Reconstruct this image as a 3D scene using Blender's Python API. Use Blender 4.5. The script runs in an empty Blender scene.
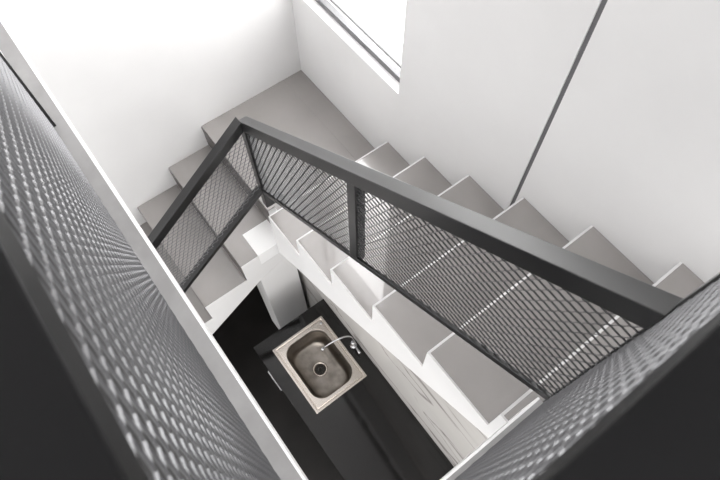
import bpy, bmesh, math
from mathutils import Vector, Matrix
C = bpy.context.scene.collection
R, T = 0.175, 0.272          # riser and going of the upper flight
W = 0.734                    # wall the upper flight runs along
XB = -0.815                  # back wall
Y0, T2 = 0.05, 0.269         # landing nosing, going of the lower flight
XO = -0.02                   # open side of the lower flight
S = 7 * R                    # gallery floor level
Z0 = S - 16 * R              # kitchen floor level
ZC = -0.695                  # worktop level

# ---------------------------------------------------------------- materials
def mat(name, col, rough=.5, metal=0., spec=.5, coat=0.):
    m = bpy.data.materials.new(name); m.use_nodes = True
    b = m.node_tree.nodes['Principled BSDF']
    b.inputs['Base Color'].default_value = (*col, 1)
    b.inputs['Roughness'].default_value = rough
    b.inputs['Metallic'].default_value = metal
    b.inputs['Specular IOR Level'].default_value = spec
    b.inputs['Coat Weight'].default_value = coat
    return m
def noisy(m, c1, c2, scale=6., detail=6., bump=0., rr=None, stretch=None, lo=.35, hi=.65):
    nt = m.node_tree; b = nt.nodes['Principled BSDF']
    g = nt.nodes.new('ShaderNodeNewGeometry')
    n = nt.nodes.new('ShaderNodeTexNoise'); n.inputs['Scale'].default_value = scale; n.inputs['Detail'].default_value = detail
    if stretch:
        mp = nt.nodes.new('ShaderNodeMapping'); mp.inputs['Scale'].default_value = stretch
        nt.links.new(g.outputs['Position'], mp.inputs[0]); nt.links.new(mp.outputs[0], n.inputs['Vector'])
    else:
        nt.links.new(g.outputs['Position'], n.inputs['Vector'])
    r = nt.nodes.new('ShaderNodeValToRGB')
    r.color_ramp.elements[0].position = lo; r.color_ramp.elements[0].color = (*c1, 1)
    r.color_ramp.elements[1].position = hi; r.color_ramp.elements[1].color = (*c2, 1)
    nt.links.new(n.outputs['Fac'], r.inputs[0]); nt.links.new(r.outputs[0], b.inputs['Base Color'])
    if bump:
        bp = nt.nodes.new('ShaderNodeBump'); bp.inputs['Strength'].default_value = bump; bp.inputs['Distance'].default_value = .002
        nt.links.new(n.outputs['Fac'], bp.inputs['Height']); nt.links.new(bp.outputs[0], b.inputs['Normal'])
    if rr:
        q = nt.nodes.new('ShaderNodeMapRange'); q.inputs['To Min'].default_value = rr[0]; q.inputs['To Max'].default_value = rr[1]
        nt.links.new(n.outputs['Fac'], q.inputs[0]); nt.links.new(q.outputs[0], b.inputs['Roughness'])
    return m
M_white = noisy(mat('white_plaster', (.8, .8, .8), .75, spec=.2), (.69, .685, .685), (.72, .715, .715), 2.5, 4)
M_trim = mat('white_trim', (.86, .86, .86), .4)
M_tile = noisy(mat('stair_tile', (.3, .28, .27), .3, spec=.8, coat=1.), (.245, .228, .219), (.292, .274, .264), 3.5, 8, rr=(.2, .28), lo=.25, hi=.75)
M_riser = noisy(mat('dark_riser_tile', (.06, .055, .05), .35), (.05, .045, .043), (.07, .063, .06), 6, 5)
M_tile.node_tree.nodes['Principled BSDF'].inputs['Coat IOR'].default_value = 1.7
M_gtile = noisy(mat('gallery_tile', (.4, .4, .4), .35), (.26, .255, .255), (.32, .315, .315), 9, 6)
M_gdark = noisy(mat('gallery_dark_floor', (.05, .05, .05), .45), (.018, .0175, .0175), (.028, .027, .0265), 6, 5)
M_black = mat('black_painted_steel', (.006, .006, .0065), .32, spec=.8)
M_matte = mat('matte_black_steel', (.006, .006, .0065), .5, spec=.15)
M_mesh = mat('steel_mesh_shaded', (.035, .035, .037), .38, metal=.2, spec=.5)  # one mesh paint throughout; shaded look of the strands put into the colour
M_gmesh = mat('steel_mesh_lit', (.13, .13, .135), .3, metal=.6, spec=.5)  # same mesh paint made lighter, light on the strands put into the colour
M_count = noisy(mat('black_granite', (.01, .01, .01), .07, spec=.45), (.003, .0028, .0026), (.006, .0055, .0055), 40, 4)
M_cab = mat('dark_cabinet', (.02, .019, .018), .35)
M_floor = noisy(mat('dark_floor', (.03, .028, .026), .45, spec=.3), (.006, .0052, .0048), (.011, .0098, .009), 5, 5)
M_steel = noisy(mat('brushed_steel', (.5, .47, .43), .28, metal=1.), (.20, .18, .16), (.33, .30, .27), 14, 8, rr=(.22, .4))
M_rim = mat('steel_rim', (.62, .57, .52), .25, metal=1.)
M_chrome = mat('chrome', (.55, .55, .56), .15, metal=1.)
M_drain = mat('drain_dark', (.03, .028, .025), .35, metal=.6)
M_alu = mat('grey_aluminium', (.16, .16, .165), .35, metal=.5)
M_groove = mat('groove_dark', (.13, .13, .135), .6)
M_glass = bpy.data.materials.new('window_glass'); M_glass.use_nodes = True
nt = M_glass.node_tree; nt.nodes.clear()
o_ = nt.nodes.new('ShaderNodeOutputMaterial'); mx = nt.nodes.new('ShaderNodeMixShader'); mx.inputs[0].default_value = .06
tr = nt.nodes.new('ShaderNodeBsdfTransparent'); gl = nt.nodes.new('ShaderNodeBsdfGlossy'); gl.inputs['Roughness'].default_value = .02
nt.links.new(tr.outputs[0], mx.inputs[1]); nt.links.new(gl.outputs[0], mx.inputs[2]); nt.links.new(mx.outputs[0], o_.inputs[0])
# marble: pale grey with soft darker veins
M_marble = mat('grey_marble', (.45, .44, .42), .25)
nt = M_marble.node_tree; b = nt.nodes['Principled BSDF']
g = nt.nodes.new('ShaderNodeNewGeometry'); mp = nt.nodes.new('ShaderNodeMapping'); mp.inputs['Rotation'].default_value = (0, math.radians(-38), 0); mp.inputs['Scale'].default_value = (.8, .8, 3.0)
n = nt.nodes.new('ShaderNodeTexNoise'); n.inputs['Scale'].default_value = 1.3; n.inputs['Detail'].default_value = 4; n.inputs['Distortion'].default_value = .5
r = nt.nodes.new('ShaderNodeValToRGB'); e = r.color_ramp.elements
e[0].position = .40; e[0].color = (.60, .58, .56, 1); e[1].position = .62; e[1].color = (.56, .54, .52, 1)
for p, c in ((.475, (.56, .54, .52, 1)), (.495, (.24, .225, .215, 1)), (.515, (.58, .56, .54, 1))):
    k = e.new(p); k.color = c
nt.links.new(g.outputs['Position'], mp.inputs[0]); nt.links.new(mp.outputs[0], n.inputs['Vector'])
nt.links.new(n.outputs['Fac'], r.inputs[0]); nt.links.new(r.outputs[0], b.inputs['Base Color'])

# ---------------------------------------------------------------- helpers
def box(bm, x0, x1, y0, y1, z0, z1):
    v = [bm.verts.new((x, y, z)) for x in (x0, x1) for y in (y0, y1) for z in (z0, z1)]
    for f in ((0, 1, 3, 2), (4, 6, 7, 5), (0, 4, 5, 1), (2, 3, 7, 6), (0, 2, 6, 4), (1, 5, 7, 3)):
        bm.faces.new([v[i] for i in f])
def prism(bm, pts, ax, a, c):
    """extrude polygon pts (two coords) along axis ax from a to c"""
    def P(p, w):
        return {'x': (w, p[0], p[1]), 'y': (p[0], w, p[1]), 'z': (p[0], p[1], w)}[ax]
    A = [bm.verts.new(P(p, a)) for p in pts]; B = [bm.verts.new(P(p, c)) for p in pts]
    n = len(pts)
    bm.faces.new(A); bm.faces.new(B[::-1])
    for i in range(n):
        bm.faces.new((A[i], B[i], B[(i + 1) % n], A[(i + 1) % n]))
def tube(bm, pts, rad, seg=14):
    rings = []
    for i, p in enumerate(pts):
        p = Vector(p); a = Vector(pts[max(i - 1, 0)]); c = Vector(pts[min(i + 1, len(pts) - 1)])
        d = (c - a).normalized(); u = d.orthogonal().normalized() if i == 0 else (u0 - d * u0.dot(d)).normalized(); u0 = u
        w = d.cross(u); rr = rad[i] if isinstance(rad, (list, tuple)) else rad
        rings.append([bm.verts.new(p + (u * math.cos(t) + w * math.sin(t)) * rr) for t in [2 * math.pi * k / seg for k in range(seg)]])
    for a, c in zip(rings, rings[1:]):
        for k in range(seg):
            bm.faces.new((a[k], a[(k + 1) % seg], c[(k + 1) % seg], c[k]))
    bm.faces.new(rings[0][::-1]); bm.faces.new(rings[-1])
def obj(name, bm, m, parent=None, bevel=0., smooth=False):
    bmesh.ops.recalc_face_normals(bm, faces=bm.faces)
    me = bpy.data.meshes.new(name); bm.to_mesh(me); bm.free(); me.materials.append(m)
    o = bpy.data.objects.new(name, me); C.objects.link(o)
    if smooth:
        for f in me.polygons: f.use_smooth = True
    if bevel:
        md = o.modifiers.new('bevel', 'BEVEL'); md.width = bevel; md.segments = 2; md.limit_method = 'ANGLE'; md.angle_limit = math.radians(35)
    if parent is not None:
        o.parent = parent; o.matrix_parent_inverse = Matrix.Translation(-parent.location)
    return o
def thing(name, loc, label, cat, group=None):
    o = bpy.data.objects.new(name, None); C.objects.link(o); o.location = loc; o.empty_display_size = .05
    o['label'] = label; o['category'] = cat
    if group: o['group'] = group
    return o
def tag(o, label, cat, group=None):
    o['label'] = label; o['category'] = cat
    if group: o['group'] = group
    return o
def struct(name, bm, m, label, cat, parent=None, bevel=0.):
    o = obj(name, bm, m, parent, bevel)
    if parent is None: o['kind'] = 'structure'; o['label'] = label; o['category'] = cat
    return o
def B(): return bmesh.new()

# ---------------------------------------------------------------- room shell
XE, YE, ZT = 3.2, -2.6, 4.1
bm = B(); box(bm, XB - .15, XB, YE, W + .25, Z0, ZT)
struct('wall_back', bm, M_white, 'plain white wall at the back of the stairwell', 'wall')
# right wall with tall window opening and a vertical groove
WX0, WX1, WZ0, WZ1, WD = -.77, .06, .59, 3.95, .20
GX = .786
bm = B()
box(bm, XB, WX0, W, W + WD, Z0, ZT)
box(bm, WX0, WX1, W, W + WD, Z0, WZ0)
box(bm, WX0, WX1, W, W + WD, WZ1, ZT)
box(bm, WX1, GX - .0085, W, W + WD, Z0, ZT)
box(bm, GX + .0085, XE, W, W + WD, Z0, ZT)
struct('wall_right', bm, M_white, 'white wall along the upper flight with a window and a vertical joint', 'wall')
bm = B(); box(bm, GX - .0085, GX + .0085, W + .006, W + .02, R * 3, ZT)
struct('trim_1', bm, M_groove, 'thin dark vertical joint in the white wall above the steps', 'wall joint')
bm = B(); box(bm, XB, -.079, YE, -.550, S, ZT)
struct('wall_left', bm, M_white, 'white wall end behind the left railing, at the photo left edge', 'wall')
bm = B(); box(bm, XB - .15, XE, YE, W + WD, ZT, ZT + .1)
struct('ceiling', bm, M_white, 'white ceiling above the stairwell', 'ceiling')
bm = B(); box(bm, XB, XE, YE, W, Z0 - .1, Z0)
struct('floor', bm, M_floor, 'dark kitchen floor at the bottom of the stairwell', 'floor')
# window: sill ledge, aluminium frame, pane
bm = B()
box(bm, WX0, WX1, W + .045, W + .075, WZ0, WZ0 + .032)
box(bm, WX0, WX1, W + .045, W + .075, WZ1 - .03, WZ1)
box(bm, WX0, WX0 + .012, W + .045, W + .075, WZ0 + .032, WZ1 - .03)
w1 = struct('window_1', bm, M_alu, 'tall window with a grey aluminium frame above the landing', 'window')
bm = B(); box(bm, WX0, WX1, W + .058, W + .062, WZ0 + .032, WZ1 - .03); obj('window_pane', bm, M_glass, w1)
bm = B(); box(bm, WX0, WX1, W + .105, W + .112, WZ0, WZ0 + .012); obj('outer_track', bm, M_alu, w1)

# gallery floor (L shaped around the well)
EX = 1.385; EY = -.495
bm = B()
prism(bm, [(-.815, EY), (EX, EY), (EX, .05), (T * 6, .05), (T * 6, W), (XE, W), (XE, YE), (-.815, YE)], 'z', S - .16, S - .006)
struct('floor', bm, M_white, 'white edged gallery floor slab around the stairwell', 'floor')
FX, FY = 1.425, -.575
bm = B()
prism(bm, [(XB, EY - .006), (EX + .006, EY - .006), (EX + .006, .05), (T * 6 + .006, .05), (T * 6 + .006, W), (XE, W), (XE, .09), (FX, .09), (FX, FY), (XB, FY)], 'z', S - .006, S)
struct('floor', bm, M_gtile, 'grey tiled border of the gallery floor under the foreground railings', 'floor')
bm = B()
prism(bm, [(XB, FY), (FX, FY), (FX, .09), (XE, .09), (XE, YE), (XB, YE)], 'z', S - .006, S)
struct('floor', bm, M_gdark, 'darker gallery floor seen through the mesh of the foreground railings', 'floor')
bm = B()
box(bm, XB, EX, EY - .006, EY, S - .006, S + .001); box(bm, EX, EX + .006, EY - .006, .05, S - .006, S + .001)
struct('trim_2', bm, M_trim, 'bright white edge strip of the gallery floor', 'floor edge')

# ---------------------------------------------------------------- upper flight
ST = thing('staircase', (0, .37, 0), 'upper flight of grey-brown tiled steps climbing from the landing along the white wall', 'staircase')
NT = .008
prof = [(0, -.235)]
prof.append((0, R - .0))
for k in range(1, 7):
    if k > 1: prof.append(((k - 1) * T, k * R))
    prof.append((k * T, k * R))
prof += [(6 * T, .80), (1.381, .776), (.98, .47), (.60, .178), (.445, .066), (.18, -.10)]
# body sits a tile thickness lower inside; its front 10 mm stays flush as a white nosing
def body(prof): return prof
bm = B(); prism(bm, prof, 'y', 0, W - .0008); obj('stair_body', bm, M_white, ST)
for k in range(1, 7):
    bm = B(); box(bm, (k - 1) * T + NT, k * T - .0005, .006, W - .001, k * R - .004, k * R + .0015); obj('tread', bm, M_tile, ST)
# landing
LD = thing('stair_landing', (-.4, .4, -.2), 'large grey tiled landing in the corner under the window', 'landing')
bm = B()
prism(bm, [(XB, Y0), (-.125, Y0), (-.125, .09), (0, .09), (0, W), (XB, W)], 'z', -.2, 0)
obj('landing_slab', bm, M_white, LD)
bm = B()
prism(bm, [(XB + .001, Y0 - .0005), (-.125, Y0 - .0005), (-.125, .0895), (-.001, .0895), (-.001, .605), (XB + .001, .605)], 'z', -.004, .0015)
obj('landing_tile', bm, M_tile, LD)
bm = B(); box(bm, XB + .001, -.001, .6055, W - .001, -.004, .0015); obj('landing_tile', bm, M_tile, LD)
# lower flight
LF = thing('staircase', (-.4, -.6, Z0), 'lower flight of grey tiled steps going down along the back wall under the gallery', 'staircase')
prof = [(Y0, 0 - .001)]
n2 = 8
prof = [(Y0, -R)]
for k in range(1, n2):
    prof.append((Y0 - k * T2, -k * R)); prof.append((Y0 - k * T2, -(k + 1) * R))
yb = Y0 - (n2 - 1) * T2
prof += [(yb + .28, -n2 * R), (yb + .3, Z0 + .001)]
prof = prof[:-2] + [(yb + .30, -n2 * R), (-.146, -.447), (Y0, -.35)]
bm = B(); prism(bm, prof, 'x', XB + .0008, XO); obj('stair_body', bm, M_white, LF)
for k in range(1, n2):
    bm = B(); box(bm, XB + .001, XO - .004, Y0 - k * T2 - .001, Y0 - (k - 1) * T2 - .004, -k * R - .004, -k * R + .0015)
    if k == 1:
        bm.free(); bm = B()
        prism(bm, [(XB + .001, Y0 - T2 - .001), (XO - .004, Y0 - T2 - .001), (XO - .004, -.112), (-.18, -.112), (-.18, Y0 - .004), (XB + .001, Y0 - .004)], 'z', -R - .004, -R + .0015)
    obj('tread', bm, M_tile, LF)
    bm = B(); box(bm, XB + .001, (XO - .004) if k > 1 else -.126, Y0 - (k - 1) * T2 - .003, Y0 - (k - 1) * T2 + .001, -k * R + .0016, -(k - 1) * R - .006)
    obj('riser', bm, M_riser, LF)
bm = B(); prism(bm, [(-.18, -.110), (XO + .001, -.110), (XO + .001, .089), (-.1245, .089), (-.1245, .049), (-.18, .049)], 'z', -R - .1, -R + .006); cp = obj('corner_cap', bm, M_trim, LF); cp['label'] = 'bright white square cap at the inner corner of the stairs'
# pillar carrying the inner corner
bm = B(); prism(bm, [(-.148, Z0), (.085, Z0), (.085, -.202), (.0505, -.202), (.0505, -.351), (-.148, -.4485)], 'x', -.19, XO + .0005)
tag(obj('pillar', bm, M_white, None), 'white plaster pillar holding up the inner corner of the stairs behind the sink', 'pillar')

# ---------------------------------------------------------------- expanded steel mesh
def clip(p, q, poly):
    t0, t1 = 0., 1.; d = (q[0] - p[0], q[1] - p[1]); n = len(poly)
    for i in range(n):
        a, c = poly[i], poly[(i + 1) % n]; e = (c[0] - a[0], c[1] - a[1]); nx, ny = -e[1], e[0]   # ccw: inside left
        num = nx * (p[0] - a[0]) + ny * (p[1] - a[1]); den = nx * d[0] + ny * d[1]
        if abs(den) < 1e-12:
            if num < 0: return None
            continue
        t = -num / den
        if den > 0: t0 = max(t0, t)
        else: t1 = min(t1, t)
        if t0 >= t1: return None
    return (p[0] + d[0] * t0, p[1] + d[1] * t0), (p[0] + d[0] * t1, p[1] + d[1] * t1)
def expanded(bm, poly, org, U, V, N, ang=0., LW=.040, SW=.030, w=.0045, th=.0013, tilt=60, knuckle=.12):
    """poly (ccw) in panel coordinates u,v; strands as sloped flat bars"""
    ca, sa = math.cos(ang), math.sin(ang)
    cx = sum(p[0] for p in poly) / len(poly); cy = sum(p[1] for p in poly) / len(poly)
    rad = max(math.hypot(p[0] - cx, p[1] - cy) for p in poly)
    ni = int(rad / (LW / 2)) + 2; nj = int(rad / (SW / 2)) + 2
    org, U, V, N = map(Vector, (org, U, V, N))
    dS = U * -sa + V * ca
    tl = math.radians(tilt); Wv = (dS * math.cos(tl) + N * math.sin(tl)); Tv = (-dS * math.sin(tl) + N * math.cos(tl))
    k = knuckle * LW / 2
    for j in range(-nj, nj + 1):
        pts = []
        for i in range(-ni, ni + 1):
            y = j * SW / 2 + (SW / 4 - .0004) * (1 if (i + j) % 2 == 0 else -1)
            for x in (i * LW / 2 - k, i * LW / 2 + k):
                pts.append((cx + x * ca - y * sa, cy + x * sa + y * ca))
        prev = None
        for p, q in zip(pts, pts[1:]):
            s = clip(p, q, poly)
            if not s: prev = None; continue
            ends = []
            for idx, e in enumerate(s):
                if idx == 0 and prev is not None and abs(prev[0][0] - e[0]) < 1e-7 and abs(prev[0][1] - e[1]) < 1e-7:
                    ends.append(prev[1]); continue
                P = org + U * e[0] + V * e[1]
                ends.append([bm.verts.new(P + Wv * (w / 2 * a) + Tv * (th / 2 * c)) for a, c in ((1, 1), (1, -1), (-1, -1), (-1, 1))])
            a, c = ends
            for m in range(4): bm.faces.new((a[m], a[(m + 1) % 4], c[(m + 1) % 4], c[m]))
            prev = (s[1], c)

def slant(bm, ax, a, c, za, zc, w0, w1, h):
    """slanting rectangular bar: along ax from a to c, top heights za, zc, across w0..w1, height h"""
    vs = []
    for s, z in ((a, za), (c, zc)):
        for w_ in (w0, w1):
            for zz in (z - h, z):
                vs.append(bm.verts.new((s, w_, zz) if ax == 'x' else (w_, s, zz)))
    for f in ((0, 1, 3, 2), (4, 6, 7, 5), (0, 4, 5, 1), (2, 3, 7, 6), (0, 2, 6, 4), (1, 5, 7, 3)):
        bm.faces.new([vs[i] for i in f])

# railing of the upper flight: plane y .03-.07
Y1, Y2 = .030, .071
XS, XF = -.112, 1.400
def top1(x): return .7315 * x + .8543
def bot1(x): return .316 + .705 * x + .030      # top of the bottom rail
RU = thing('stair_railing', (.6, .05, .3), 'black steel railing with expanded mesh along the upper flight of steps', 'railing')
bm = B(); slant(bm, 'x', XS, XF, top1(XS), top1(XF), Y1, Y2, .062); obj('handrail', bm, M_black, RU, bevel=.002)
bm = B(); slant(bm, 'x', XS, XF, bot1(XS), bot1(XF), Y1, Y1 + .011, .028); obj('bottom_rail', bm, M_black, RU, bevel=.0015)
def vpost(x0, x1, lo=None):
    bm = B()
    za, zb = (bot1(x0) if lo is None else lo), top1((x0 + x1) / 2) - .05
    box(bm, x0, x1, Y1 + .002, Y2 - .002, za - .01, zb); return bm
obj('post', vpost(.643, .683), M_black, RU, bevel=.0015)
bm = vpost(XS, -.072, .13)
box(bm, XS, -.072, Y2 - .002, .135, .12, .135); box(bm, XS, -.072, .12, .135, .0, .12)
obj('post', bm, M_black, RU, bevel=.0015)
MY = .040
for a, c in ((-.072, .643), (.683, 1.398)):
    bm = B()
    expanded(bm, [(a - .004, bot1(a) - .004), (c + .004, bot1(c) - .004), (c + .004, top1(c) - .058), (a - .004, top1(a) - .058)], (0, MY, 0), (1, 0, 0), (0, 0, 1), (0, -1, 0), ang=math.radians(32), LW=.043, SW=.027)
    obj('mesh_panel', bm, M_mesh, RU)
# railing of the lower flight: plane x -.112..-.072
def top2(y): return .800 + .75 * (y - .03)
def bot2(y): return .268 + .77 * y
RL = thing('stair_railing', (-.09, -.5, -.3), 'black steel railing with expanded mesh sloping down beside the lower flight', 'railing')
YF = -1.15
bm = B(); slant(bm, 'y', Y1 - .0005, YF, top2(Y1), top2(YF), XS, -.072, .060); obj('handrail', bm, M_black, RL, bevel=.002)
bm = B(); slant(bm, 'y', Y1 - .0005, YF, bot2(Y1), bot2(YF), XS, -.072, .032); obj('bottom_rail', bm, M_black, RL, bevel=.0015)
bm = B(); box(bm, XS, -.072, YF, YF + .04, -5 * R + .002, top2(YF) - .03); obj('post', bm, M_black, RL, bevel=.0015)
bm = B(); a, c = YF + .036, Y1 + .004
expanded(bm, [(a, bot2(a) - .004), (c, bot2(c) - .004), (c, top2(c) - .056), (a, top2(a) - .056)], (-.092, 0, 0), (0, 1, 0), (0, 0, 1), (-1, 0, 0), ang=math.radians(36.9), LW=.044, SW=.026, w=.003, th=.0011)
obj('mesh_panel', bm, M_gmesh, RL)

# gallery railings in the foreground
HZ = 2.34
GL = thing('gallery_railing', (.6, -.54, S), 'blurred dark foreground railing at left with handrail and expanded mesh panel', 'railing')
def gy(z): return -.541 + (z - S) * .010          # the panel leans slightly inwards
bm = B(); box(bm, -.075, 1.386, -.61, gy(HZ) + .004, HZ - .04, HZ); obj('handrail', bm, M_matte, GL, bevel=.003)
bm = B(); box(bm, -.078, -.068, -.556, gy(S) + .010, S, HZ - .04); obj('post', bm, M_black, GL)
L_ = math.hypot(1, .010)
bm = B(); expanded(bm, [(-.068, .001), (1.386, .001), (1.386, (HZ - .035 - S) * L_), (-.068, (HZ - .035 - S) * L_)], (0, gy(S), S), (1, 0, 0), (0, .010 / L_, 1 / L_), (0, -1 / L_, .010 / L_), w=.003, th=.0011, tilt=35, LW=.048, SW=.028)
obj('mesh_panel', bm, M_gmesh, GL)
GR = thing('gallery_railing', (1.41, -.3, S), 'blurred dark foreground railing at lower right, seen nearly edge on', 'railing')
bm = B(); box(bm, 1.394, 1.48, -.61, .07, HZ - .04, HZ); obj('handrail', bm, M_matte, GR, bevel=.003)
bm = B(); box(bm, 1.3985, 1.43, .050, .07, S, HZ - .04); obj('post', bm, M_black, GR, bevel=.0015)
bm = B(); expanded(bm, [(-.54, S + .001), (.054, S + .001), (.054, HZ - .035), (-.54, HZ - .035)], (1.403, 0, 0), (0, 1, 0), (0, 0, 1), (-1, 0, 0), w=.003, th=.0011, tilt=35, LW=.048, SW=.028)
obj('mesh_panel', bm, M_gmesh, GR)

# ---------------------------------------------------------------- kitchen below
bm = B()
prism(bm, [(XB, Z0), (XE, Z0), (XE, S - .17), (1.64, S - .17), (1.64, .79), (1.381, .77), (.98, .465), (.60, .172), (.445, .06), (.18, -.105), (0.0, -.24), (XB, -.24)], 'y', .115, .14)
struct('wall_kitchen', bm, M_marble, 'grey veined marble wall under the upper flight behind the worktop', 'wall')
CX0, CX1, CY0, CY1 = .205, 2.2, -.392, .1145
SX0, SX1, SY0, SY1 = .287, .742, -.312, .040
hx0, hx1, hy0, hy1 = SX0 + .015, SX1 - .015, SY0 + .015, SY1 - .015
bm = B()
for a in ((CX0, hx0, CY0, CY1), (hx1, CX1, CY0, CY1), (hx0, hx1, CY0, hy0), (hx0, hx1, hy1, CY1)): box(bm, *a, ZC - .03, ZC)
bmesh.ops.remove_doubles(bm, verts=bm.verts, dist=1e-6)
tag(obj('worktop', bm, M_count, None), 'glossy black worktop holding the steel sink below the stairs', 'worktop')
CB = thing('base_cabinet', (1.2, -.13, Z0), 'dark kitchen base cabinet under the black worktop', 'cabinet')
bm = B(); box(bm, CX0 + .02, CX1 - .02, CY0 + .045, CY1 - .001, Z0 + .08, ZC - .23)
for a in ((CX0 + .02, CX0 + .04, CY0 + .045, CY1 - .001), (CX1 - .04, CX1 - .02, CY0 + .045, CY1 - .001), (CX0 + .04, CX1 - .04, CY0 + .045, CY0 + .06)): box(bm, *a, ZC - .23, ZC - .031)
box(bm, CX0 + .04, CX1 - .04, CY0 + .09, CY1 - .02, Z0, Z0 + .08)
obj('cabinet_body', bm, M_cab, CB)
for i in range(3):
    a = CX0 + .02 + i * .65
    bm = B(); box(bm, a + .002, a + .647, CY0 + .026, CY0 + .0445, Z0 + .085, ZC - .04); d = obj('door', bm, M_cab, CB, bevel=.002)
    bm = B()
    hx = a + (.13 if i == 0 else .45)
    tube(bm, [(hx, CY0 + .027, ZC - .075), (hx, CY0 - .004, ZC - .075), (hx + .14, CY0 - .004, ZC - .075), (hx + .14, CY0 + .027, ZC - .075)], .006, 8)
    h = obj('handle', bm, M_chrome, d); h.matrix_parent_inverse = Matrix.Identity(4)
# sink
SK = thing('sink', ((SX0 + SX1) / 2, (SY0 + SY1) / 2, ZC), 'square stainless steel sink with rounded basin and round drain in the black worktop', 'sink')
def rr(x0, x1, y0, y1, rad, z, n=8):
    out = []
    for cx, cy, a0 in ((x1 - rad, y1 - rad, 0), (x0 + rad, y1 - rad, 90), (x0 + rad, y0 + rad, 180), (x1 - rad, y0 + rad, 270)):
        for k in range(n + 1):
            a = math.radians(a0 + 90 * k / n); out.append((cx + rad * math.cos(a), cy + rad * math.sin(a), z))
    return out
def loft(bm, rings, cap=False):
    L = [[bm.verts.new(p) for p in r_] for r_ in rings]; n = len(L[0])
    for a, c in zip(L, L[1:]):
        for k in range(n): bm.faces.new((a[k], a[(k + 1) % n], c[(k + 1) % n], c[k]))
    if cap: bm.faces.new(L[-1])
def rin(d, rad, z): return rr(SX0 + d, SX1 - d, SY0 + d, SY1 - d, rad, z)
bm = B()
loft(bm, [rin(0, .004, ZC + .0005), rin(0, .004, ZC + .003), rin(.003, .005, ZC + .0045), rin(.011, .008, ZC + .0045), rin(.014, .010, ZC + .0015), rin(.017, .012, ZC + .0015), rin(.020, .014, ZC + .0045), rin(.038, .078, ZC + .0045)])
obj('sink_rim', bm, M_rim, SK, smooth=False)
DX, DY = .508, -.138
bm = B()
rings = [rin(.038, .078, ZC + .0045), rin(.041, .078, ZC + .002), rin(.045, .078, ZC - .02), rin(.052, .076, ZC - .10), rin(.059, .074, ZC - .13), rin(.072, .07, ZC - .147), rin(.095, .06, ZC - .153)]
def circ(rad, z, n=36):
    # same vertex order and count as rr (9 points per corner quarter)
    out = []
    for a0 in (0, 90, 180, 270):
        for k in range(9):
            a = math.radians(a0 + 90 * k / 8 * .97 + 1.3); out.append((DX + rad * math.cos(a), DY + rad * math.sin(a), z))
    return out
rings += [circ(.075, ZC - .157), circ(.038, ZC - .160)]
loft(bm, rings); obj('basin', bm, M_steel, SK, smooth=True)
bm = B(); loft(bm, [circ(.046, ZC - .1585), circ(.044, ZC - .155), circ(.038, ZC - .155), circ(.032, ZC - .162), circ(.029, ZC - .170)], cap=False); obj('drain_ring', bm, M_rim, SK, smooth=True)
bm = B(); loft(bm, [circ(.0315, ZC - .166), circ(.012, ZC - .166), circ(.010, ZC - .160), circ(.004, ZC - .159)], cap=True)
for k in range(8):
    a = k * math.pi / 4; tube(bm, [(DX + .014 * math.cos(a), DY + .014 * math.sin(a), ZC - .164), (DX + .025 * math.cos(a), DY + .025 * math.sin(a), ZC - .164)], .0022, 6)
obj('strainer', bm, M_drain, SK)
bm = B(); tube(bm, [(.325, .012, ZC + .0045), (.325, .012, ZC + .0075)], [.009, .006], 16); obj('tap_hole_cover', bm, M_chrome, SK)
# faucet
FC = thing('faucet', (.55, .085, ZC), 'chrome faucet with a thin arched spout over the sink', 'faucet')
bm = B(); tube(bm, [(.55, .085, ZC), (.55, .085, ZC + .01), (.55, .085, ZC + .012), (.55, .085, ZC + .06), (.55, .085, ZC + .065)], [.022, .022, .015, .014, .010], 20); obj('faucet_body', bm, M_chrome, FC, smooth=True)
pts = []
P0 = Vector((.55, .085, ZC + .06)); P1 = Vector((.553, .095, ZC + .25)); P2 = Vector((.535, .0, ZC + .30)); P3 = Vector((.497, -.085, ZC + .145))
for i in range(25):
    t = i / 24; pts.append(tuple(P0 * (1 - t) ** 3 + P1 * 3 * t * (1 - t) ** 2 + P2 * 3 * t * t * (1 - t) + P3 * t ** 3))
bm = B(); tube(bm, pts, .0048, 12); obj('spout', bm, M_chrome, FC, smooth=True)
bm = B(); tube(bm, [P3, P3 + Vector((-.004, -.004, -.03))], [.009, .0085], 14); obj('nozzle', bm, M_chrome, FC, smooth=True)
bm = B(); tube(bm, [(.562, .085, ZC + .04), (.60, .08, ZC + .05), (.625, .078, ZC + .06)], [.007, .006, .008], 10); obj('tap_lever', bm, M_chrome, FC, smooth=True)

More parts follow.
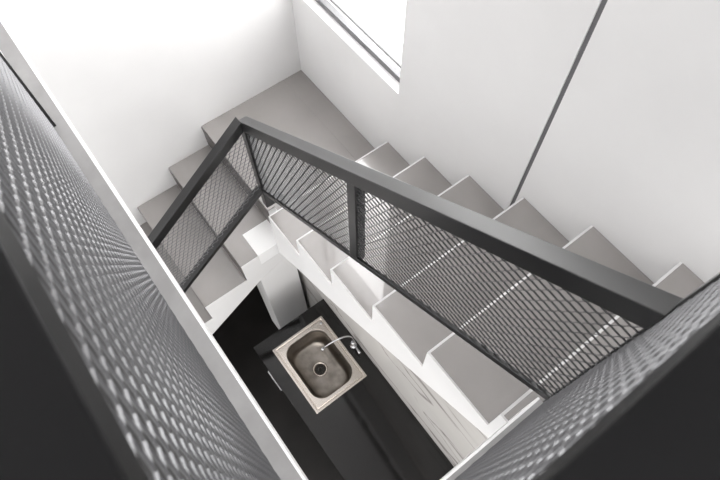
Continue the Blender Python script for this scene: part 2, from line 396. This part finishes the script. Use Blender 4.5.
# ---------------------------------------------------------------- light
wd = bpy.data.worlds.new('World'); bpy.context.scene.world = wd; wd.use_nodes = True
nt = wd.node_tree; bg = nt.nodes['Background']
tc = nt.nodes.new('ShaderNodeTexCoord'); sp = nt.nodes.new('ShaderNodeSeparateXYZ'); mr = nt.nodes.new('ShaderNodeMapRange')
mr.inputs['From Min'].default_value = 0.; mr.inputs['From Max'].default_value = .12; mr.inputs['To Min'].default_value = 1.6; mr.inputs['To Max'].default_value = 6.8
nt.links.new(tc.outputs['Generated'], sp.inputs[0]); nt.links.new(sp.outputs['Y'], mr.inputs[0]); nt.links.new(mr.outputs[0], bg.inputs['Strength'])
bg.inputs['Color'].default_value = (1, .995, .99, 1)
def area(name, loc, size, power, rot=(0, 0, 0), col=(1, .97, .93)):
    l = bpy.data.lights.new(name, 'AREA'); l.shape = 'RECTANGLE'; l.size, l.size_y = size; l.energy = power; l.color = col
    o = bpy.data.objects.new(name, l); C.objects.link(o); o.location = loc; o.rotation_euler = rot
area('kitchen_fill_light', (1.7, -1.35, S - .18), (1.8, 1.2), 15)  # unseen fill light added under the slab to brighten marble and pillar
# ---------------------------------------------------------------- camera
f, pit, yaw, rol = 578.349, math.radians(-63.4114), math.radians(143.6354), math.radians(-.8532)
Cc = Vector((1.3596, -.451, 2.6259))
h = Vector((math.cos(yaw), math.sin(yaw), 0)); fw = h * math.cos(pit) + Vector((0, 0, math.sin(pit)))
rt = fw.cross(Vector((0, 0, 1))).normalized(); up = rt.cross(fw)
r2 = rt * math.cos(rol) + up * math.sin(rol); u2 = -rt * math.sin(rol) + up * math.cos(rol)
cam = bpy.data.cameras.new('Camera'); co = bpy.data.objects.new('Camera', cam); C.objects.link(co)
m = Matrix((r2, u2, -fw)).transposed().to_4x4(); m.translation = Cc; co.matrix_world = m
cam.sensor_width = 36; cam.lens = f / 720 * 36; cam.clip_start = .01
cam.dof.use_dof = True; cam.dof.focus_distance = 2.4; cam.dof.aperture_fstop = 10
sc = bpy.context.scene; sc.camera = co
sc.view_settings.view_transform = 'Standard'; sc.view_settings.look = 'None'; sc.view_settings.gamma = 1; sc.view_settings.use_curve_mapping = False
sc.view_settings.exposure = 0.25
